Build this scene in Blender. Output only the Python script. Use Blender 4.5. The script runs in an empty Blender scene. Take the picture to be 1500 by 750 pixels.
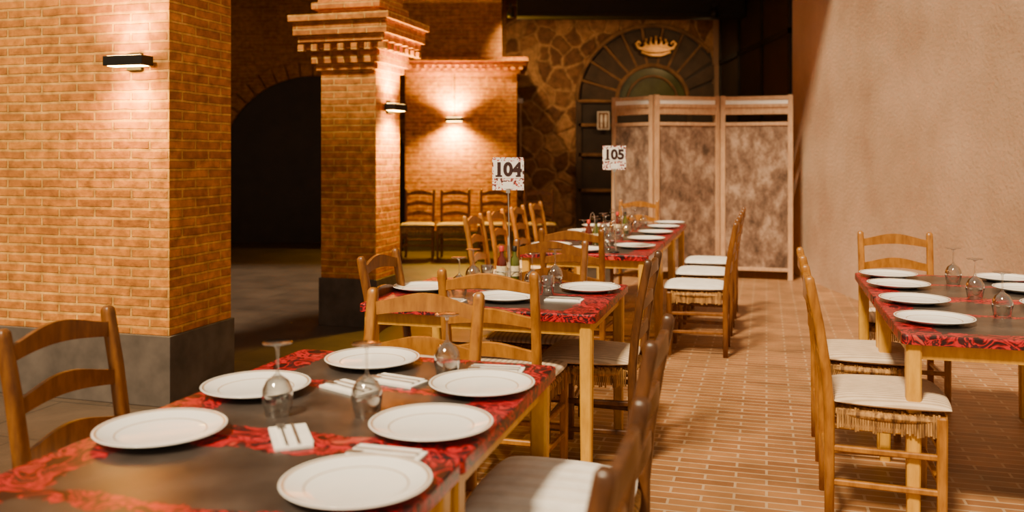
import bpy, math, random
from mathutils import Vector, Matrix
random.seed(7)
S=bpy.context.scene
COL=S.collection
# ------------------------------------------------------------------ node helpers
def newmat(name):
    m=bpy.data.materials.new(name); m.use_nodes=True
    nt=m.node_tree; b=nt.nodes['Principled BSDF']
    return m,nt,b
def N(nt,t,**kw):
    n=nt.nodes.new(t)
    for k,v in kw.items():
        if k in n.inputs.keys() : n.inputs[k].default_value=v
        else: setattr(n,k,v)
    return n
def L(nt,a,b): nt.links.new(a,b)
def ramp(nt,fac,stops,interp='LINEAR'):
    r=nt.nodes.new('ShaderNodeValToRGB'); r.color_ramp.interpolation=interp
    e=r.color_ramp.elements
    while len(e)<len(stops): e.new(0.5)
    for i,(p,c) in enumerate(stops):
        e[i].position=p; e[i].color=(*c,1)
    L(nt,fac,r.inputs[0]); return r.outputs[0]
def mth(nt,op,a,b=None,c=None):
    n=nt.nodes.new('ShaderNodeMath'); n.operation=op
    for i,x in enumerate((a,b,c)):
        if x is None: continue
        if isinstance(x,(int,float)): n.inputs[i].default_value=x
        else: L(nt,x,n.inputs[i])
    return n.outputs[0]
def mixc(nt,f,a,b,mode='MIX'):
    n=nt.nodes.new('ShaderNodeMix'); n.data_type='RGBA'; n.blend_type=mode
    for s,x in ((n.inputs[0],f),(n.inputs[6],a),(n.inputs[7],b)):
        if isinstance(x,(int,float)): s.default_value=x
        elif isinstance(x,tuple): s.default_value=(*x,1) if len(x)==3 else x
        else: L(nt,x,s)
    return n.outputs[2]
def bump(nt,b,h,st=0.5,d=0.01):
    n=nt.nodes.new('ShaderNodeBump'); n.inputs['Strength'].default_value=st; n.inputs['Distance'].default_value=d
    L(nt,h,n.inputs['Height']); L(nt,n.outputs[0],b.inputs['Normal'])
def noise(nt,co,scale,detail=4,rough=.55,sc=None):
    if sc:
        m=nt.nodes.new('ShaderNodeMapping'); m.inputs['Scale'].default_value=sc; L(nt,co,m.inputs[0]); co=m.outputs[0]
    n=nt.nodes.new('ShaderNodeTexNoise'); n.inputs['Scale'].default_value=scale; n.inputs['Detail'].default_value=detail
    n.inputs['Roughness'].default_value=rough; L(nt,co,n.inputs['Vector']); return n.outputs[0]
def tc(nt,k='Object'):
    return nt.nodes.new('ShaderNodeTexCoord').outputs[k]

def m_wood(name,c1,c2,rough=.4):
    m,nt,b=newmat(name); co=tc(nt)
    n=noise(nt,co,9,5,.6,(4,4,1.0))
    L(nt,ramp(nt,n,[(.3,c1),(.7,c2)]),b.inputs['Base Color'])
    b.inputs['Roughness'].default_value=rough
    bump(nt,b,n,.15,.003); return m
def m_plain(name,c,rough=.5,metal=0,var=.12,scale=20):
    m,nt,b=newmat(name); n=noise(nt,tc(nt),scale,3)
    d=tuple(max(0,x*(1-var)) for x in c); e=tuple(min(1,x*(1+var)) for x in c)
    L(nt,ramp(nt,n,[(.3,d),(.7,e)]),b.inputs['Base Color'])
    b.inputs['Roughness'].default_value=rough; b.inputs['Metallic'].default_value=metal
    return m
def m_brick(name,c1,c2,mort,bw=.25,rh=.056,ms=.009,dark=1.0):
    m,nt,b=newmat(name); uv=tc(nt,'UV')
    w=nt.nodes.new('ShaderNodeTexNoise'); w.inputs['Scale'].default_value=6; L(nt,uv,w.inputs['Vector'])
    wob=nt.nodes.new('ShaderNodeVectorMath'); wob.operation='SCALE'; wob.inputs[3].default_value=.012; L(nt,w.outputs[1],wob.inputs[0])
    ad=nt.nodes.new('ShaderNodeVectorMath'); ad.operation='ADD'; L(nt,uv,ad.inputs[0]); L(nt,wob.outputs[0],ad.inputs[1])
    t=nt.nodes.new('ShaderNodeTexBrick'); L(nt,ad.outputs[0],t.inputs['Vector'])
    t.inputs['Scale'].default_value=1; t.inputs['Brick Width'].default_value=bw; t.inputs['Row Height'].default_value=rh
    t.inputs['Mortar Size'].default_value=ms; t.inputs['Mortar Smooth'].default_value=.3
    t.inputs['Color1'].default_value=(*c1,1); t.inputs['Color2'].default_value=(*c2,1); t.inputs['Mortar'].default_value=(*mort,1)
    n=noise(nt,uv,14,5)
    v=ramp(nt,n,[(.3,(.55,.5,.45)),(.7,(1.25,1.2,1.15))])
    n2=noise(nt,uv,1.3,3)
    v=mixc(nt,1.0,v,ramp(nt,n2,[(.3,(.70,.64,.56)),(.7,(1.15,1.12,1.05))]),'MULTIPLY')
    L(nt,mixc(nt,1.0,t.outputs[0],v,'MULTIPLY'),b.inputs['Base Color'])
    b.inputs['Roughness'].default_value=.85
    h=mth(nt,'ADD',mth(nt,'MULTIPLY',t.outputs[1],-1.0),mth(nt,'MULTIPLY',n,.5))
    bump(nt,b,h,1.0,.016); return m
def m_rubble(name,stops,mort,scale=2.6):
    m,nt,b=newmat(name); uv=tc(nt,'UV')
    w=nt.nodes.new('ShaderNodeTexNoise'); w.inputs['Scale'].default_value=3; L(nt,uv,w.inputs['Vector'])
    wob=nt.nodes.new('ShaderNodeVectorMath'); wob.operation='SCALE'; wob.inputs[3].default_value=.22; L(nt,w.outputs[1],wob.inputs[0])
    ad=nt.nodes.new('ShaderNodeVectorMath'); ad.operation='ADD'; L(nt,uv,ad.inputs[0]); L(nt,wob.outputs[0],ad.inputs[1])
    def vor(f):
        v=nt.nodes.new('ShaderNodeTexVoronoi'); v.feature=f; v.inputs['Scale'].default_value=scale; v.voronoi_dimensions='2D'
        L(nt,ad.outputs[0],v.inputs['Vector']); return v
    e=vor('DISTANCE_TO_EDGE'); c=vor('F1')
    sep=nt.nodes.new('ShaderNodeSeparateColor'); L(nt,c.outputs['Color'],sep.inputs[0])
    col=ramp(nt,sep.outputs[0],stops)
    n=noise(nt,uv,9,6,.65)
    f=ramp(nt,e.outputs['Distance'],[(.02,(0,0,0)),(.13,(1,1,1))])
    col=mixc(nt,f,mort,col)
    col=mixc(nt,1.0,col,ramp(nt,n,[(.3,(.45,.45,.45)),(.7,(1.4,1.4,1.4))]),'MULTIPLY')
    L(nt,col,b.inputs['Base Color']); b.inputs['Roughness'].default_value=.9
    bump(nt,b,mth(nt,'ADD',f,mth(nt,'MULTIPLY',n,.5)),.8,.03); return m
def m_emit(name,c,s):
    m,nt,b=newmat(name); b.inputs['Base Color'].default_value=(*c,1)
    b.inputs['Emission Color'].default_value=(*c,1); b.inputs['Emission Strength'].default_value=s; return m

M={}
M['honey']=m_wood('wood_honey',(.22,.075,.006),(.45,.185,.016),.33)
M['brown']=m_wood('wood_brown',(.11,.034,.005),(.26,.095,.013),.33)
M['dark']=m_wood('wood_dark',(.045,.016,.005),(.14,.050,.012),.33)
M['legs']=m_wood('wood_table_leg',(.52,.25,.014),(.76,.40,.028),.4)
M['screenwood']=m_wood('wood_pale',(.42,.23,.12),(.62,.38,.22),.6)
M['black']=m_plain('black_metal',(.012,.011,.010),.45,.3)
M['darkbeam']=m_plain('dark_beam',(.010,.008,.007),.8)
M['steel']=m_plain('steel',(.6,.58,.55),.3,.9)
M['china']=m_plain('white_china',(.95,.95,.94),.12,0,.02)
M['rim']=m_plain('china_rim_line',(.45,.30,.18),.25,0,.1)
M['paper']=m_plain('napkin_paper',(.92,.90,.87),.8,0,.05)
M['gold']=m_plain('gilt_metal',(.62,.33,.09),.4,.4)
M['redcap']=m_plain('red_cap',(.5,.02,.015),.4)
M['label']=m_plain('cream_label',(.75,.62,.38),.7,0,.2,80)
M['skirt']=m_plain('plinth_stone',(.085,.066,.055),.8,0,.35,6)
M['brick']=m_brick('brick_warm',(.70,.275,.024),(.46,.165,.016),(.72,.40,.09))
M['brickd']=m_brick('brick_dim',(.46,.21,.033),(.33,.135,.024),(.46,.27,.08))  # same brick with shade put into its colour, for vault and rear walls
M['rubble']=m_rubble('rubble_stone',[(.1,(.15,.065,.028)),(.5,(.29,.135,.055)),(.9,(.48,.26,.12))],(.44,.24,.11),3.6)
M['lamp']=m_emit('lamp_lens',(1,.55,.12),70)
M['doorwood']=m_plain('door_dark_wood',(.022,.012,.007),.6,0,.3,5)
M['voussoir']=m_plain('arch_stone_dark',(.19,.095,.040),.85,0,.4,6)
M['wedge']=m_plain('arch_panel_dark',(.05,.027,.014),.7,0,.4,4)
M['glassgreen']=m_plain('fanlight_glass',(.07,.075,.028),.15,0,.3,4)
m,nt,b=newmat('pale_stucco'); co=tc(nt); n=noise(nt,co,.9,6,.6); n2=noise(nt,co,30,4)
L(nt,ramp(nt,n,[(.3,(.44,.27,.17)),(.7,(.70,.49,.35))]),b.inputs['Base Color']); b.inputs['Roughness'].default_value=.92; bump(nt,b,n2,.5,.01); M['pinkstone']=m
m,nt,b=newmat('screen_fabric'); n=noise(nt,tc(nt),6,8,.72,(1,1,.7))
L(nt,ramp(nt,n,[(.36,(.07,.037,.022)),(.50,(.20,.115,.075)),(.66,(.46,.31,.22))]),b.inputs['Base Color']); b.inputs['Roughness'].default_value=.9; M['screencloth']=m
m,nt,b=newmat('printed_card'); n=noise(nt,tc(nt),70,2,.6)
L(nt,ramp(nt,n,[(.0,(.05,.02,.02)),(.42,(.60,.05,.04)),(.475,(.88,.84,.8))],'CONSTANT'),b.inputs['Base Color']); b.inputs['Roughness'].default_value=.6; M['printed']=m
M['ink']=m_plain('ink',(.03,.006,.006),.6)
def m_cushion(name,base,stripe,sc=55):
    m,nt,b=newmat(name); co=tc(nt)
    sx=nt.nodes.new('ShaderNodeSeparateXYZ'); L(nt,co,sx.inputs[0])
    s=mth(nt,'SINE',mth(nt,'MULTIPLY',sx.outputs[0],sc*6.28))
    f=ramp(nt,mth(nt,'MULTIPLY_ADD',s,.5,.5),[(.5,(0,0,0)),(.8,(1,1,1))])
    n=noise(nt,co,12,4)
    c=mixc(nt,mth(nt,'MULTIPLY',f,.55),base,stripe)
    c=mixc(nt,1.0,c,ramp(nt,n,[(.3,(.82,.8,.78)),(.7,(1.05,1.03,1.0))]),'MULTIPLY')
    L(nt,c,b.inputs['Base Color']); b.inputs['Roughness'].default_value=.95
    bump(nt,b,mth(nt,'ADD',n,mth(nt,'MULTIPLY',s,.15)),.4,.01); return m
M['cushion']=m_cushion('cushion_cream',(.80,.64,.47),(.38,.23,.12),40)
M['cushionw']=m_cushion('cushion_white',(.94,.93,.92),(.84,.78,.72),14)
m,nt,b=newmat('rush_seat'); n=noise(nt,tc(nt),60,3,.6,(1,1,.15))
L(nt,ramp(nt,n,[(.35,(.12,.05,.012)),(.65,(.55,.28,.07))]),b.inputs['Base Color']); b.inputs['Roughness'].default_value=.8; bump(nt,b,n,.8,.01); M['rush']=m
m,nt,b=newmat('clear_glass'); nt.nodes.remove(b); out=nt.nodes['Material Output']
tr=N(nt,'ShaderNodeBsdfTransparent'); tr.inputs[0].default_value=(.95,.94,.92,1); gl=N(nt,'ShaderNodeBsdfGlossy'); gl.inputs['Roughness'].default_value=.04
lw=N(nt,'ShaderNodeLayerWeight'); lw.inputs[0].default_value=.5
mx=N(nt,'ShaderNodeMixShader'); L(nt,mth(nt,'MULTIPLY_ADD',lw.outputs[1],.85,.06),mx.inputs[0]); L(nt,tr.outputs[0],mx.inputs[1]); L(nt,gl.outputs[0],mx.inputs[2]); L(nt,mx.outputs[0],out.inputs[0]); M['glass']=m
def m_bottle(name,c):
    m,nt,b=newmat(name); n=noise(nt,tc(nt),20,2)
    L(nt,ramp(nt,n,[(.3,tuple(x*.7 for x in c)),(.7,c)]),b.inputs['Base Color']); b.inputs['Roughness'].default_value=.08; b.inputs['Coat Weight'].default_value=.5; return m
M['oil']=m_bottle('bottle_green_glass',(.10,.11,.012)); M['vinegar']=m_bottle('bottle_red_glass',(.12,.015,.008))
# floor
m,nt,b=newmat('floor_paving'); co=tc(nt)
t=nt.nodes.new('ShaderNodeTexBrick'); mp=nt.nodes.new('ShaderNodeMapping'); mp.inputs['Rotation'].default_value=(0,0,math.radians(16)); L(nt,co,mp.inputs[0]); L(nt,mp.outputs[0],t.inputs['Vector'])
t.inputs['Scale'].default_value=1; t.inputs['Brick Width'].default_value=.26; t.inputs['Row Height'].default_value=.065; t.inputs['Mortar Size'].default_value=.006
t.inputs['Color1'].default_value=(.36,.175,.065,1); t.inputs['Color2'].default_value=(.24,.105,.038,1); t.inputs['Mortar'].default_value=(.46,.31,.18,1)
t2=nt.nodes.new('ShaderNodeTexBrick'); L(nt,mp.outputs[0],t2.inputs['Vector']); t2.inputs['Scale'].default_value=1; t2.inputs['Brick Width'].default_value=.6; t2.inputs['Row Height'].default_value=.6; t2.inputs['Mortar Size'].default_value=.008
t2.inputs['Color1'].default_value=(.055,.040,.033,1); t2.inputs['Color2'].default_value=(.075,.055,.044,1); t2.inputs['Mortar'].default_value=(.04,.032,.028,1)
sx=nt.nodes.new('ShaderNodeSeparateXYZ'); L(nt,co,sx.inputs[0])
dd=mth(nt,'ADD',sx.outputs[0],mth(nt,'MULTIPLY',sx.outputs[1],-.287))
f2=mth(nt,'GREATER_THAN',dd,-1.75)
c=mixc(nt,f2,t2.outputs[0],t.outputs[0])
n=noise(nt,co,3,6,.6); c=mixc(nt,1.0,c,ramp(nt,n,[(.3,(.65,.65,.65)),(.7,(1.25,1.2,1.15))]),'MULTIPLY')
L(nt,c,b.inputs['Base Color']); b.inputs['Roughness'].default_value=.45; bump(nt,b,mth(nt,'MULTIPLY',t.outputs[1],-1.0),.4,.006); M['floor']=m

def m_tabletop(W,Ln):
    m,nt,b=newmat('printed_tabletop'); co=tc(nt)
    sx=nt.nodes.new('ShaderNodeSeparateXYZ'); L(nt,co,sx.inputs[0]); X,Y=sx.outputs[0],sx.outputs[1]
    wb=mth(nt,'MULTIPLY',mth(nt,'SUBTRACT',noise(nt,co,14,3),.5),.10)
    inx=mth(nt,'LESS_THAN',mth(nt,'ADD',mth(nt,'ABSOLUTE',X),wb),W/2-.14)
    iny=mth(nt,'MULTIPLY',mth(nt,'GREATER_THAN',mth(nt,'ADD',Y,wb),.05),mth(nt,'LESS_THAN',mth(nt,'ADD',Y,wb),Ln-.06))
    band=mth(nt,'GREATER_THAN',mth(nt,'MODULO',mth(nt,'ADD',mth(nt,'ADD',Y,wb),-.02),.45),.06)
    inside=mth(nt,'MULTIPLY',mth(nt,'MULTIPLY',inx,iny),band)
    v=nt.nodes.new('ShaderNodeTexNoise'); v.inputs['Scale'].default_value=9; v.inputs['Detail'].default_value=3; v.inputs['Distortion'].default_value=2.8; L(nt,co,v.inputs['Vector'])
    pat=ramp(nt,v.outputs[0],[(.40,(.02,.005,.007)),(.44,(.20,.004,.010)),(.48,(.55,.008,.014)),(.52,(.44,.008,.014)),(.54,(.035,.008,.012)),(.61,(.045,.012,.016)),(.65,(.50,.010,.014)),(.74,(.5,.08,.05))])
    g=ramp(nt,noise(nt,co,7,5),[(.3,(.028,.022,.020)),(.55,(.056,.044,.039)),(.7,(.09,.07,.06))])
    L(nt,mixc(nt,inside,pat,g),b.inputs['Base Color']); b.inputs['Roughness'].default_value=.30
    return m
# ------------------------------------------------------------------ mesh builder
class MB:
    def __init__(s): s.v=[];s.f=[];s.mi=[];s.mats=[];s.uv=[];s.sm=[]
    def mat(s,k):
        m=M[k] if isinstance(k,str) else k
        if m not in s.mats: s.mats.append(m)
        return s.mats.index(m)
    def add(s,vs,fs,mat,T=None,uvs=None,smooth=False):
        o=len(s.v); i=s.mat(mat)
        for v in vs:
            v=Vector(v); s.v.append(T@v if T else v)
        for k,f in enumerate(fs):
            s.f.append([o+j for j in f]); s.mi.append(i); s.sm.append(smooth)
            s.uv.append([uvs[j] for j in f] if uvs else None)
    def box(s,c,d,mat,T=None):
        x,y,z=c; a,b_,h=d[0]/2,d[1]/2,d[2]/2
        vs=[(x+i*a,y+j*b_,z+k*h) for k in(-1,1) for j in(-1,1) for i in(-1,1)]
        s.add(vs,[(0,2,3,1),(4,5,7,6),(0,1,5,4),(2,6,7,3),(0,4,6,2),(1,3,7,5)],mat,T)
    def lathe(s,prof,mat,c=(0,0,0),n=32,T=None,smooth=True):
        vs=[];fs=[]
        for r,z in prof:
            for k in range(n):
                a=2*math.pi*k/n; vs.append((c[0]+r*math.cos(a),c[1]+r*math.sin(a),c[2]+z))
        for i in range(len(prof)-1):
            for k in range(n):
                k2=(k+1)%n; fs.append((i*n+k,i*n+k2,(i+1)*n+k2,(i+1)*n+k))
        s.add(vs,fs,mat,T,None,smooth)
    def sweep(s,path,rad,mat,n=8,power=.55,T=None,closed_ends=True):
        vs=[];fs=[]
        P=[Vector(p) for p in path]
        for i,p in enumerate(P):
            t=(P[min(i+1,len(P)-1)]-P[max(i-1,0)]).normalized()
            up=Vector((0,1,0)) if abs(t.y)<.8 else Vector((1,0,0))
            a=up.cross(t).normalized(); b=t.cross(a).normalized()
            r=rad[i]
            for k in range(n):
                th=2*math.pi*(k+.5)/n; cx,cy=math.cos(th),math.sin(th)
                ux=math.copysign(abs(cx)**power,cx); uy=math.copysign(abs(cy)**power,cy)
                vs.append(p+a*ux*r+b*uy*r)
        for i in range(len(P)-1):
            for k in range(n):
                k2=(k+1)%n; fs.append((i*n+k,i*n+k2,(i+1)*n+k2,(i+1)*n+k))
        if closed_ends:
            fs.append(tuple(reversed(range(n)))); fs.append(tuple((len(P)-1)*n+k for k in range(n)))
        s.add(vs,fs,mat,T,None,n>8)
    def mesh(s,name):
        me=bpy.data.meshes.new(name); me.from_pydata([tuple(v) for v in s.v],[],s.f)
        for m in s.mats: me.materials.append(m)
        me.polygons.foreach_set('material_index',s.mi); me.polygons.foreach_set('use_smooth',s.sm)
        me.update()
        ul=me.uv_layers.new(name='UVMap')
        for p in me.polygons:
            n=p.normal; ex=s.uv[p.index]
            for q,li in enumerate(p.loop_indices):
                if ex: ul.data[li].uv=ex[q]; continue
                co=me.vertices[me.loops[li].vertex_index].co
                if abs(n.z)>max(abs(n.x),abs(n.y)): u=(co.x,co.y)
                elif abs(n.x)>abs(n.y): u=(co.y+.13,co.z)
                else: u=(co.x,co.z)
                ul.data[li].uv=u
        return me
def obj(name,me,loc=(0,0,0),rz=0,bev=0):
    if isinstance(me,MB): me=me.mesh(name)
    o=bpy.data.objects.new(name,me); COL.objects.link(o); o.location=loc; o.rotation_euler=(0,0,math.radians(rz))
    if bev:
        b=o.modifiers.new('bevel','BEVEL'); b.width=bev; b.segments=2; b.limit_method='ANGLE'
    return o
ANG=-16; d=Vector((math.sin(math.radians(16)),math.cos(math.radians(16)),0)); r=Vector((d.y,-d.x,0))
# ------------------------------------------------------------------ chair
def chair_mesh(name,wood,cush):
    b=MB(); 
    for sx in(-1,1):
        path=[(sx*.19,-.20,0),(sx*.19,-.20,.25),(sx*.19,-.20,.46),(sx*.192,-.215,.62),(sx*.194,-.24,.78),(sx*.196,-.27,.925),(sx*.196,-.272,.942),(sx*.196,-.273,.952)]
        b.sweep(path,[.0175,.019,.020,.0195,.019,.0185,.017,.009],wood,n=12)
        b.sweep([(sx*.215,.19,0),(sx*.215,.19,.2),(sx*.215,.19,.445),(sx*.215,.19,.452)],[.016,.018,.019,.013],wood)
        for z in(.17,.30): b.sweep([(sx*.19,-.2,z),(sx*.215,.19,z)],[.0115,.0115],wood)
    for z in(.20,.33): b.sweep([(-.215,.19,z),(.215,.19,z)],[.012,.012],wood)
    b.sweep([(-.19,-.2,.24),(.19,-.2,.24)],[.0115,.0115],wood)
    for zc,yy,amp in((.893,-.262,1.0),(.750,-.237,.95),(.610,-.214,.9)):
        n=20; vs=[];fs=[]
        for i in range(n+1):
            x=-.186+.372*i/n; c=math.cos(math.pi*x/.372); c=max(c,0)
            h=c**1.5
            top=zc+.012+.034*h*amp; bot=zc-.034+.018*c*amp
            y=yy-.018*c
            vs+=[(x,y-.009,bot+.003),(x,y-.005,bot),(x,y+.009,bot),(x,y+.009,top),(x,y-.005,top),(x,y-.009,top-.003)]
        for i in range(n):
            for k in range(6):
                k2=(k+1)%6; fs.append((i*6+k,i*6+k2,(i+1)*6+k2,(i+1)*6+k))
        fs+=[(5,4,3,2,1,0),tuple(n*6+k for k in range(6))]
        b.add(vs,fs,wood)
    def pill(w0,w1,y0,y1,zb,zt,mat,n=18,pw=5,bot=.6):
        vs=[];fs=[]
        for sgn in(1,-1):
            for j in range(n+1):
                v=-math.cos(math.pi*j/n)
                for i in range(n+1):
                    u=-math.cos(math.pi*i/n)
                    uu=u*math.sqrt(max(0,1-.16*v*v)); vv=v*math.sqrt(max(0,1-.16*u*u))
                    w=(w0+(w1-w0)*(vv+1)/2)/2
                    x=uu*w/.93; y=(y0+y1)/2+vv*(y1-y0)/2/.93
                    h=((1-abs(u)**pw)*(1-abs(v)**pw))**.5 if abs(u)<.9999 and abs(v)<.9999 else 0
                    zm=(zb+zt)/2
                    vs.append((x,y,zm+sgn*h*(zt-zb)/2*(1 if sgn>0 else bot)))
        m_=(n+1)**2
        for j in range(n):
            for i in range(n):
                a=j*(n+1)+i; q=(a,a+1,a+n+2,a+n+1); fs.append(q); fs.append(tuple(m_+k for k in reversed(q)))
        b.add(vs,fs,mat,None,None,True)
    pill(.385,.44,-.195,.21,.405,.462,'rush',pw=8,bot=1)
    pill(.40,.46,-.185,.225,.452,.505,cush)
    for i in range(44):
        x=-.205+.41*i/43; b.box((x,.207,.415-.008*random.random()),(.007,.006,.07+.03*random.random()),'rush')
    for sx in(-1,1):
        for i in range(40):
            t=i/39; b.box((sx*(.197+.022*t),-.17+.35*t,.415),(.006,.007,.065+.03*random.random()),'rush')
    return b.mesh(name)
CH={}
for w_ in('honey','brown','dark'):
    for c_,cm in(('c','cushion'),('w','cushionw')): CH[(w_,c_)]=chair_mesh('chair_'+w_+c_,w_,cm)
def chair(x,y,rz,w='honey',c='c'):
    return obj('dining_chair',CH[(w,c)],(x,y,0),rz)
def chair_back(x,y,rz,w='honey',c='c'):
    f=Vector((-math.sin(math.radians(rz)),math.cos(math.radians(rz)),0))
    return chair(x+f.x*.27,y+f.y*.27,rz,w,c)
A=ANG
chair_back(-.30,3.06,A+180,'honey')
chair_back(-.10,3.60,A,'honey')
chair_back(.215,4.95,A+180,'brown')
chair_back(-.64,4.28,A-90,'brown')
chair_back(.66,4.15,A+90,'dark')
chair_back(.40,2.40,A+90,'dark','w')
chair_back(.19,1.50,A+90,'dark','w')
chair_back(.38,5.70,A,'brown')
chair_back(1.36,9.5,A+180,'honey')
for x,y in((-.31,7.08),(-.14,7.72),(.05,8.35),(.24,9.0)): chair_back(x,y,A-90,'honey')
for x,y in((1.62,6.4),(1.84,7.15),(2.06,7.9)): chair_back(x,y,A+90,'brown','w')
for x,w in((-1.30,'brown'),(-.80,'brown'),(-.24,'brown'),(.38,'brown')): chair(x,12.3,180,w,'c')
for x,y in((-1.30,2.55),(-1.47,1.9)): chair_back(x,y,A-90,'brown')
for x,y in((1.20,3.60),(1.41,4.32)): chair_back(x,y,A-90,'honey')
chair_back(2.35,5.45,A+180,'honey')
# ------------------------------------------------------------------ tables
def table(corner,W,Ln):
    b=MB(); top=m_tabletop(W,Ln); H=.75
    pts=[];R=.02
    for cx,cy,a0 in((W/2-R,Ln-R,0),(-W/2+R,Ln-R,90),(-W/2+R,R,180),(W/2-R,R,270)):
        for k in range(5):
            a=math.radians(a0+90*k/4); pts.append((cx+R*math.cos(a),cy+R*math.sin(a)))
    n=len(pts)
    rings=[(1,H-.036),(1,H-.006),(.996,H-.001),(.99,H)]
    vs=[];fs=[]
    for sc,z in rings:
        for x,y in pts: vs.append((x*sc,(y-Ln/2)*sc+Ln/2,z))
    for i in range(3):
        for k in range(n): fs.append((i*n+k,i*n+(k+1)%n,(i+1)*n+(k+1)%n,(i+1)*n+k))
    fs.append(tuple(3*n+k for k in range(n))); fs.append(tuple(reversed(range(n))))
    b.add(vs,fs,top)
    i=.045
    for sx in(-1,1):
        b.box((sx*(W/2-i-.005),Ln/2,H-.036-.03),(.022,Ln-2*i-.04,.06),'legs')
        for y in(i,Ln-i):
            b.sweep([(sx*(W/2-i),y,0),(sx*(W/2-i),y,.35),(sx*(W/2-i),y,H-.037)],[.022,.026,.028],'legs',power=.35)
    for y in(i+.005,Ln-i-.005): b.box((0,y,H-.066),(W-2*i-.04,.022,.06),'legs')
    c=Vector((*corner,0))-r*(W/2)
    return obj('dining_table',b,c,ANG)
table((-.107,1.937),.9,.905)
table((-.358,1.06),.9,.905)
table((.347,3.70),1.08,.93)
for k in range(3):
    p=Vector((.91,5.92,0))+d*(.975*k); table((p.x,p.y),.9,.965)
p0=Vector((1.45,3.3,0))+r*.9
for k in range(2):
    p=p0+d*(.93*k); table((p.x,p.y),.9,.92)
# ------------------------------------------------------------------ tableware
pm=MB()
pm.lathe([(0,.004),(.075,.004),(.085,0),(.09,.003),(.125,.012),(.149,.020),(.151,.022),(.149,.0235)],'china',n=48)
pm.lathe([(.149,.0235),(.146,.023)],'china',n=48)
pm.lathe([(.146,.023),(.140,.0215)],'rim',n=48)
pm.lathe([(.140,.0215),(.125,.0165),(.104,.011)],'china',n=48)
pm.lathe([(.104,.011),(.101,.0101)],'rim',n=48)
pm.lathe([(.101,.0101),(.088,.007),(0,.0065)],'china',n=48)
PM=pm.mesh('plate')
def plate(x,y): return obj('dinner_plate',PM,(x,y,.7505))
R=lambda t,s,c: (Vector((*c,0))+d*t-r*s)
plates=[(-.085,2.52),(-.195,2.145),(-.308,1.758),(-.445,2.83),(-.72,2.5),(-.83,2.1),(-.42,1.37),
 (.385,4.38),(-.03,4.10),(-.44,4.40),(.50,6.22)]
for z in(6.45,7.05,7.65,8.25,8.75):
    e=.91+.287*(z-5.92)
    plates.append((e-.17,z))
    if z<8.5: plates.append((e-.77,z+.1))
for t in(.3,.8,1.3,1.7):
    a=R(t,.16,(p0.x,p0.y)); c=R(t,.74,(p0.x,p0.y)); plates+=[(a.x,a.y),(c.x,c.y)]
for x,y in plates: plate(x,y)
gm=MB()
gm.lathe([(.031,0),(.036,.02),(.040,.045),(.038,.068),(.028,.088),(.012,.1),(.005,.107),(.0035,.12),(.0035,.165),(.006,.176),(.020,.181),(.037,.183),(.0375,.185),(.035,.186),(.0,.187)],'glass',n=32)
gm.lathe([(.031,0),(.0296,.001),(.0345,.02),(.0385,.045),(.0365,.067),(.027,.086),(.011,.097),(0,.099)],'glass',n=32)
GM=gm.mesh('wine_glass')
G=[(-.196,2.68),(-.37,2.26),(-.60,2.27),(.222,4.57),(.10,4.38),(-.20,4.57),(-.25,4.20)]
for z in(6.6,7.0,7.4,7.9,8.4):
    e=.91+.287*(z-5.92); G+=[(e-.38,z),(e-.56,z+.12),(e-.46,z+.22)]
for t in(.5,1.0,1.5):
    a=R(t,.45,(p0.x,p0.y)); G.append((a.x,a.y))
for x,y in G: obj('wine_glass',GM,(x,y,.751),random.uniform(0,90))
tm=MB(); tm.lathe([(0,.002),(.028,.002),(.034,.09),(.0325,.09),(.0265,.008),(0,.008)],'glass',n=28); TM=tm.mesh('tumbler')
for x,y in((.17,4.24),(-.13,4.66),(.71,6.86),(1.0,7.72)): obj('water_tumbler',TM,(x,y,.751))
nm=MB()
nm.box((0,0,.003),(.085,.17,.006),'paper'); nm.box((.01,.004,.0075),(.07,.15,.003),'paper')
nm.box((-.015,0,.011),(.006,.15,.003),'steel'); nm.box((-.015,.065,.011),(.02,.035,.003),'steel'); nm.box((.012,0,.011),(.008,.15,.003),'steel')
NM=nm.mesh('napkin')
def nap(x,y,rz): obj('folded_napkin',NM,(x,y,.7505),rz)
for x,y,a in((-.28,1.95,74),(-.05,2.735,80),(-.34,2.60,60),(-.46,2.52,50),(.24,4.08,74),(-.30,4.05,74),(.44,4.585,74),(-.52,2.08,20)): nap(x,y,a)
def cruet(x,y,rz=20):
    e=bpy.data.objects.new('oil_and_vinegar_caddy',None); COL.objects.link(e); e.location=(x,y,.751); e.rotation_euler=(0,0,math.radians(rz))
    for nme,px,mt,cap in(('oil_bottle',.034,'oil','black'),('vinegar_bottle',-.034,'vinegar','redcap')):
        b=MB()
        b.lathe([(0,.006),(.024,.006),(.027,.012),(.027,.10),(.022,.125),(.011,.142),(.010,.165)],mt,n=24)
        b.lathe([(.0125,.165),(.0125,.19),(.009,.193),(0,.193)],cap,n=20); b.lathe([(.0275,.035),(.0277,.036),(.0277,.088),(.0275,.089)],'label',n=24)
        o=obj(nme,b,(px,0,0)); o.parent=e
    b=MB()
    for zz in(.003,.06):
        b.sweep([(.068*math.cos(a),.034*math.sin(a),zz) for a in [2*math.pi*k/24 for k in range(25)]],[.002]*25,'steel',n=6)
    b.box((0,0,.003),(.12,.05,.003),'steel')
    for sx in(-1,1):
        b.sweep([(sx*.068,0,.003),(sx*.068,0,.06)],[.002,.002],'steel',n=6)
    b.sweep([(0,-.034,.06),(0,-.03,.2),(0,-.018,.235),(0,0,.245),(0,.018,.235),(0,.03,.2),(0,.034,.06)],[.002]*7,'steel',n=6)
    for sy in(-1,1): b.sweep([(0,sy*.034,.003),(0,sy*.034,.06)],[.002]*2,'steel',n=6)
    o=obj('wire_frame',b); o.parent=e
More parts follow.
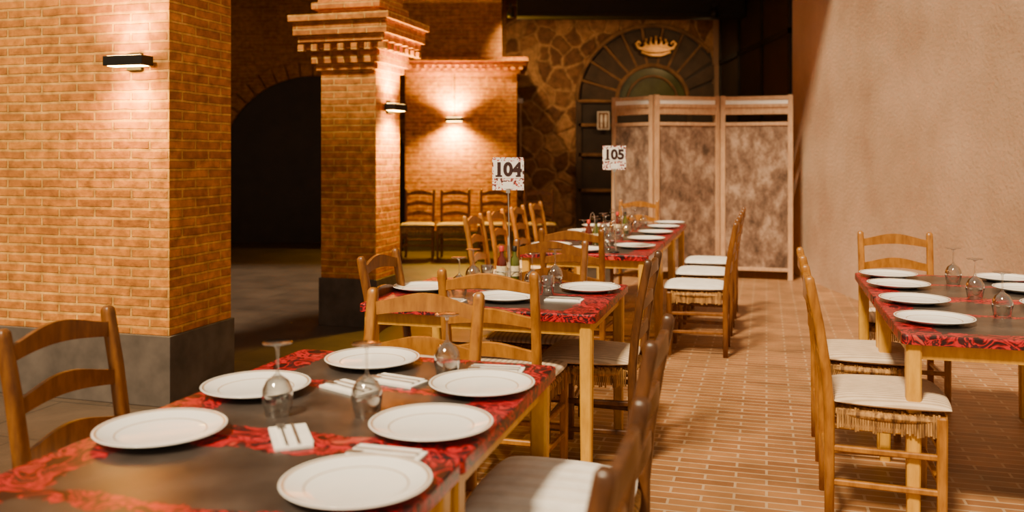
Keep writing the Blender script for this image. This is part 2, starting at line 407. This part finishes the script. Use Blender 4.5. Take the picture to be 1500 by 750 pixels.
cruet(-.02,4.66,5); cruet(.60,6.62,30); cruet(.93,7.55,10)
sm_=MB(); sm_.lathe([(0,0),(.016,0),(.018,.01),(.014,.05)],'glass',n=20); sm_.lathe([(.015,.05),(.015,.062),(.008,.068),(0,.068)],'steel',n=20); SM=sm_.mesh('salt')
for x,y in((.09,4.55),(.68,6.30),(.68,6.38)): obj('salt_shaker',SM,(x,y,.751))
# ------------------------------------------------------------------ numbered signs
def sign(x,y,zc,txt,rz=-4):
    e=bpy.data.objects.new('table_number_sign',None); COL.objects.link(e); e.location=(x,y,.751); e.rotation_euler=(0,0,math.radians(rz))
    b=MB(); hz=zc-.751
    b.lathe([(0,0),(.035,0),(.035,.006),(.006,.012),(0,.012)],'black',n=24)
    b.sweep([(.012,0,.008),(.0,0,hz-.07)],[.0032,.0032],'steel',n=8,power=1)
    b.box((0,0,hz-.088),(.02,.012,.02),'steel')
    o=obj('stand',b); o.parent=e
    b=MB(); b.box((0,0,hz),(.160,.004,.166),'printed'); b.box((.0,-.0025,hz+.020),(.146,.002,.084),'paper')
    b.box((0,-.0025,hz-.058),(.05,.002,.035),'paper')
    o=obj('card',b); o.parent=e
    c=bpy.data.curves.new('digits','FONT'); c.body=txt; c.size=.092; c.align_x='CENTER'; c.align_y='CENTER'; c.extrude=.0008; c.offset=.0042; c.space_character=1.0
    c.materials.append(M['ink'])
    o=bpy.data.objects.new('digits',c); COL.objects.link(o); o.rotation_euler=(math.radians(90),0,0); o.location=(0,-.0048,hz+.020); o.parent=e
    b=MB(); b.box((-.047,-.0046,hz-.011),(.034,.0012,.008),'ink')
    if txt.endswith('4'): b.box((.052,-.0046,hz-.011),(.026,.0012,.008),'ink')
    o=obj('serifs',b); o.parent=e
sign(-.02,4.50,1.325,'104',-3); sign(.705,6.12,1.405,'105',-3)
# ------------------------------------------------------------------ brick pillars
def sconce(x,y,z,rz,power,name='wall_sconce'):
    e=bpy.data.objects.new(name,None); COL.objects.link(e); e.location=(x,y,z); e.rotation_euler=(0,0,math.radians(rz))
    b=MB(); b.box((0,-.012,0),(.10,.024,.10),'black'); b.box((0,-.07,0),(.26,.10,.055),'black'); 
    o=obj('housing',b,bev=.004); o.parent=e
    b=MB(); b.box((0,-.07,.0285),(.22,.07,.002),'lamp'); b.box((0,-.07,-.0285),(.22,.07,.002),'lamp'); o=obj('lens',b); o.parent=e
    for sg in(1,-1):
        l=bpy.data.lights.new('beam','SPOT'); l.energy=power; l.color=(1,.55,.03); l.spot_size=math.radians(150); l.spot_blend=.9; l.shadow_soft_size=.03
        o=bpy.data.objects.new('beam',l); COL.objects.link(o); o.parent=e; o.location=(0,-.14,.06*sg); o.rotation_euler=(math.radians(180) if sg>0 else 0,0,0)
def pillar(name,corner,w,dep,h1,sc=None):
    b=MB(); cx=-w/2; cy=dep/2
    b.box((cx,cy,.20),(w+.03,dep+.03,.40),'skirt')
    b.box((cx,cy,(.40+h1)/2),(w,dep,h1-.40),'brick')
    z=h1
    for k,(o,h) in enumerate(((.03,.056),(.06,.056),(.06,.056),(.10,.056),(.14,.056),(.17,.112),(.20,.056))):
        b.box((cx,cy,z+h/2),(w+2*o,dep+2*o,h),'brick'); z+=h
    n=int((w+.2)/.11)
    for i in range(n+1):
        b.box((cx-(w+.22)/2+i*(w+.22)/n,-.12,h1+.18),(.055,.05,.056),'brick')
    m=int((dep+.2)/.11)
    for i in range(m+1):
        b.box((.12,cy-(dep+.22)/2+i*(dep+.22)/m,h1+.18),(.05,.055,.056),'brick')
    b.box((cx,cy,z+.7),(w+.04,dep+.04,1.4),'brick')
    b.box((cx,cy,z+.09),(w+.12,dep+.12,.056),'brick')
    return obj(name,b,(*corner,0),ANG,.004)
pillar('brick_pillar',(-1.12,7.3),.50,.50,2.13)
pc=Vector((-1.12,7.3,0))+d*.25
sconce(pc.x,pc.y,1.83,ANG+90,200)
pillar('brick_pillar',(-1.93,5.0),1.35,.6,2.45)
q=Vector((-1.93,5.0,0))-r*.22
sconce(q.x,q.y,1.95,ANG,80)  # sconce added to brighten the right end of this pillar
b=MB(); x0,x1=-1.60,.07; cx=(x0+x1)/2; W=x1-x0
b.box((cx,13.95,1.33),(W,1.3,2.66),'brick')
b.box((cx,13.95,.15),(W+.04,1.34,.30),'skirt')
b.box((cx,13.93,2.69),(W+.10,1.36,.056),'brick')
n=17
for i in range(n): b.box((x0-.06+(W+.12)*i/(n-1),13.22,2.745),(.055,.10,.056),'brick')
b.box((cx,13.93,2.745),(W+.10,1.36,.056),'brick'); b.box((cx,13.9,2.80),(W+.28,1.5,.056),'brick'); b.box((cx,13.88,2.86),(W+.34,1.55,.056),'brick')
vs=[];fs=[];uv=[];K=14
for i in range(K+1):
    a=math.radians(80*i/K); y=13.25-1.9*(1-math.cos(a)); z=2.88+1.9*math.sin(a)
    for x in(x0-.2,x1-.22): vs.append((x,y,z)); uv.append((x,1.9*a))
for i in range(K): fs.append((i*2,i*2+1,i*2+3,i*2+2))
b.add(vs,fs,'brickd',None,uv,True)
vs=[(x1-.22,13.25-1.9*(1-math.cos(math.radians(80*i/K))),2.88+1.9*math.sin(math.radians(80*i/K))) for i in range(K+1)]+[(x1-.22,14.6,4.75),(x1-.22,14.6,2.88)]
b.add(vs,[tuple(range(len(vs)))],'darkbeam')
obj('brick_pier',b,bev=0)
sconce(-.86,13.3,1.97,0,480)
b=MB(); b.sweep([(-.86,13.29,2.0),(-.86,13.29,2.66)],[.006,.006],'black',n=6); obj('sconce_cable',b)
# ------------------------------------------------------------------ walls
b=MB(); b.box((1.75,15.15,2.2),(3.7,.3,4.4),'rubble'); obj('wall_back',b)
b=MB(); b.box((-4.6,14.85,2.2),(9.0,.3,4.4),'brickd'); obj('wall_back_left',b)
b=MB(); b.box((3.55,9.6,2.2),(.3,11.4,4.4),'pinkstone'); obj('wall_right',b)
b=MB(); b.box((-9.1,7.0,2.2),(.3,16,4.4),'brickd'); obj('wall_left',b)
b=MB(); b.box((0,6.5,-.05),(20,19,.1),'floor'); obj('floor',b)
b=MB(); b.box((-2.7,12.0,4.5),(13.2,6.8,.2),'brickd'); obj('ceiling',b)  # unseen, front edge placed to keep the sun off the rear
b=MB(); b.box((1.72,13.0,3.72),(3.3,.35,.55),'darkbeam'); b.box((1.72,12.95,3.47),(3.3,.28,.06),'darkbeam')
obj('ceiling_beam',b,bev=.01)
# dark window panel added to darken the far end of the right wall
b=MB(); b.box((3.392,12.6,2.95),(.012,3.6,2.1),'doorwood')
for y in(10.8,12.0,13.2,14.4): b.box((3.38,y,2.95),(.035,.07,2.1),'darkbeam')
for z in(1.9,2.95,4.0): b.box((3.38,12.6,z),(.035,3.67,.07),'darkbeam')
obj('added_dark_window',b)
def arch_pts(cx,cz,R,n=24): return [(cx+R*math.cos(math.pi*k/n),cz+R*math.sin(math.pi*k/n)) for k in range(n+1)]
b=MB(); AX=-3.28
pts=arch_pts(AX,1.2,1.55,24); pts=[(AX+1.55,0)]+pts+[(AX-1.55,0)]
b.add([(x,14.685,z) for x,z in pts],[tuple(range(len(pts)))],'doorwood')  # flat dark panel, colour stands for the shade inside the opening
for k in range(24):
    a0=math.pi*k/24+.01; a1=math.pi*(k+1)/24-.01
    vs=[]
    for y in(14.64,14.695):
        for rr,a in((1.55,a0),(1.80,a0),(1.80,a1),(1.55,a1)): vs.append((AX+rr*math.cos(a),y,1.2+rr*math.sin(a)))
    b.add(vs,[(0,1,2,3),(7,6,5,4),(0,4,5,1),(1,5,6,2),(2,6,7,3),(3,7,4,0)],'brickd')
obj('dark_archway',b)
# arched doorway in stone wall
b=MB(); CX,CZ=2.36,2.35; RO=1.28; Y=14.97
pts=[(CX+RO,0)]+arch_pts(CX,CZ,RO,32)+[(CX-RO,0)]
pts=[(min(x,3.38),z) for x,z in pts]
b.add([(x,Y,z) for x,z in pts],[tuple(range(len(pts)))],'doorwood')
nv=11
for k in range(nv):
    a0=math.pi*k/nv+.03; a1=math.pi*(k+1)/nv-.03
    vs=[]
    for y in(Y-.06,Y):
        for rr,a in((.62,a0),(1.20,a0),(1.20,a1),(.62,a1)): vs.append((min(CX+rr*math.cos(a),3.39),y,CZ+rr*math.sin(a)))
    b.add(vs,[(0,1,2,3),(7,6,5,4),(0,4,5,1),(1,5,6,2),(2,6,7,3),(3,7,4,0)],'wedge')
for k in range(nv+1):
    a=math.pi*k/nv
    p=Vector((CX+.62*math.cos(a),Y-.05,CZ+.62*math.sin(a))); q2=Vector((CX+1.26*math.cos(a),Y-.05,CZ+1.26*math.sin(a)))
    if q2.x<3.38: b.sweep([p,q2],[.022,.022],'voussoir',n=6)
for RR,w,mt in((1.27,.035,'voussoir'),(.60,.035,'voussoir'),(.42,.018,'voussoir')):
    P=[(CX+RR*math.cos(math.pi*k/40),Y-.05,CZ+RR*math.sin(math.pi*k/40)) for k in range(41)]
    P=[p for p in P if p[0]<3.37]; b.sweep(P,[w]*len(P),mt,n=8)
pts=arch_pts(CX,CZ,.57,24); b.add([(x,Y-.02,z) for x,z in pts],[tuple(range(len(pts)))],'glassgreen')
for x in(CX-1.24,CX-.62,CX,CX+.62): b.box((x,Y-.03,CZ/2),(.09,.06,CZ),'wedge')
for z in(.1,.85,1.45,1.95,CZ): b.box((CX-.12,Y-.035,z),(2.25,.05,.05),'voussoir')
obj('door_arched',b)
b=MB(); c0=Vector((2.40,14.80,3.25))
def tr(p): return tuple(c0+Vector(p))
b.sweep([tr((.22*math.cos(a),0,.05*math.sin(a)-.03)) for a in [2*math.pi*k/24 for k in range(25)]],[.022]*25,'gold',n=8)
b.box(tr((0,.02,-.03)),(.36,.03,.07),'gold')
for k in range(5):
    x=-.16+.08*k; h=.10+.05*(1-abs(k-2)/2)
    b.sweep([tr((x*.9,0,0)),tr((x*1.15,0,h*.6)),tr((x,0,h))],[.026,.022,.012],'gold',n=8)
    b.lathe([(0,-.024),(.018,-.016),(.025,0),(.018,.016),(0,.024)],'gold',tr((x,0,h+.015)),12)
for sx in(-1,1):
    b.sweep([tr((sx*.20,0,-.05)),tr((sx*.29,0,-.02)),tr((sx*.33,0,.05)),tr((sx*.29,0,.09)),tr((sx*.25,0,.05)),tr((sx*.28,0,.03))],[.028,.026,.022,.018,.014,.008],'gold',n=8)
b.sweep([tr((-.24,0,-.09)),tr((-.08,0,-.14)),tr((.08,0,-.14)),tr((.24,0,-.09))],[.018,.03,.03,.018],'gold',n=8)
b.box(tr((0,.07,0)),(.06,.07,.06),'gold')
obj('gilt_crest',b)
b=MB(); b.box((1.53,14.86,2.02),(.20,.02,.30),'paper'); b.box((1.53,14.847,2.02),(.17,.01,.27),'voussoir')
for dx in(-.035,.035):
    b.lathe([(0,-.018),(.013,-.012),(.018,0),(.013,.012),(0,.018)],'paper',(1.53+dx,14.835,2.10),12)
    b.box((1.53+dx,14.838,2.04),(.035,.01,.08),'paper'); b.box((1.53+dx,14.838,1.95),(.02,.01,.10),'paper')
b.box((1.53,14.885,2.02),(.05,.03,.05),'black')
obj('restroom_sign',b)
b=MB(); b.sweep([(.14,14.975,1.4),(.14,14.975,2.35)],[.018,.018],'screenwood',n=8); b.box((.14,14.95,2.36),(.09,.08,.07),'paper'); obj('wall_conduit',b)
def spotlight(x,power,tx):
    e=bpy.data.objects.new('ceiling_spotlight',None); COL.objects.link(e); e.location=(x,12.72,3.45)
    b=MB(); b.lathe([(0,0),(.05,0),(.055,.06),(.04,.13),(0,.14)],'black',(0,0,-.04),16); b.box((0,.02,.13),(.03,.03,.08),'black'); o=obj('can',b); o.parent=e
    l=bpy.data.lights.new('beam','SPOT'); l.energy=power; l.color=(1,.60,.25); l.spot_size=math.radians(110); l.spot_blend=1; l.shadow_soft_size=.05
    o=bpy.data.objects.new('beam',l); COL.objects.link(o); o.parent=e; o.location=(0,0,-.08)
    o.rotation_euler=Vector((x-tx,-2.3,1.6)).to_track_quat('Z','Y').to_euler()
spotlight(-.02,150,.9); spotlight(2.9,95,2.3)  # second spotlight is added to brighten the stone wall
# folding screen
def panel(b,p,q2,H=2.12):
    p=Vector((*p,0)); q2=Vector((*q2,0)); t=(q2-p); ln=t.length; ang=math.atan2(t.y,t.x)
    T=Matrix.Translation(p)@Matrix.Rotation(ang,4,'Z')
    for x in(.03,ln-.03): b.box((x,0,H/2),(.055,.04,H),'screenwood',T)
    for z in(H-.03,H-.12,H-.20,H-.33,.12): b.box((ln/2,0,z),(ln-.11,.035,.04),'screenwood',T)
    b.box((ln/2,0,H-.075),(ln-.11,.012,.06),'paper',T); b.box((ln/2,0,H-.16),(ln-.11,.012,.05),'screenwood',T)
    b.box((ln/2,0,(H-.34+.12)/2),(ln-.11,.012,H-.34-.12),'screencloth',T)
b=MB(); panel(b,(1.20,10.6),(1.62,10.15)); panel(b,(1.625,10.13),(2.42,10.35)); panel(b,(2.425,10.33),(3.2,10.1))
obj('folding_screen',b,bev=.004)
# ------------------------------------------------------------------ light
w=bpy.data.worlds.new('world'); S.world=w; w.use_nodes=True; nt=w.node_tree
bg=nt.nodes['Background']; bg.inputs[0].default_value=(1.0,.76,.50,1); bg.inputs[1].default_value=.52
s=bpy.data.lights.new('sun','SUN'); s.energy=7.0; s.angle=math.radians(8); s.color=(1,.78,.49)
o=bpy.data.objects.new('sun',s); COL.objects.link(o)
dirv=Vector((-.46,-.70,1.10)); o.rotation_euler=dirv.to_track_quat('Z','Y').to_euler()
# ------------------------------------------------------------------ camera
c=bpy.data.cameras.new('camera'); c.sensor_width=36
c.lens=1300/1500*36; c.shift_y=-145/1500
c.dof.use_dof=True; c.dof.focus_distance=3.9; c.dof.aperture_fstop=2.0
o=bpy.data.objects.new('camera',c); COL.objects.link(o); o.location=(0,0,1.41); o.rotation_euler=(math.radians(90),0,0)
S.camera=o
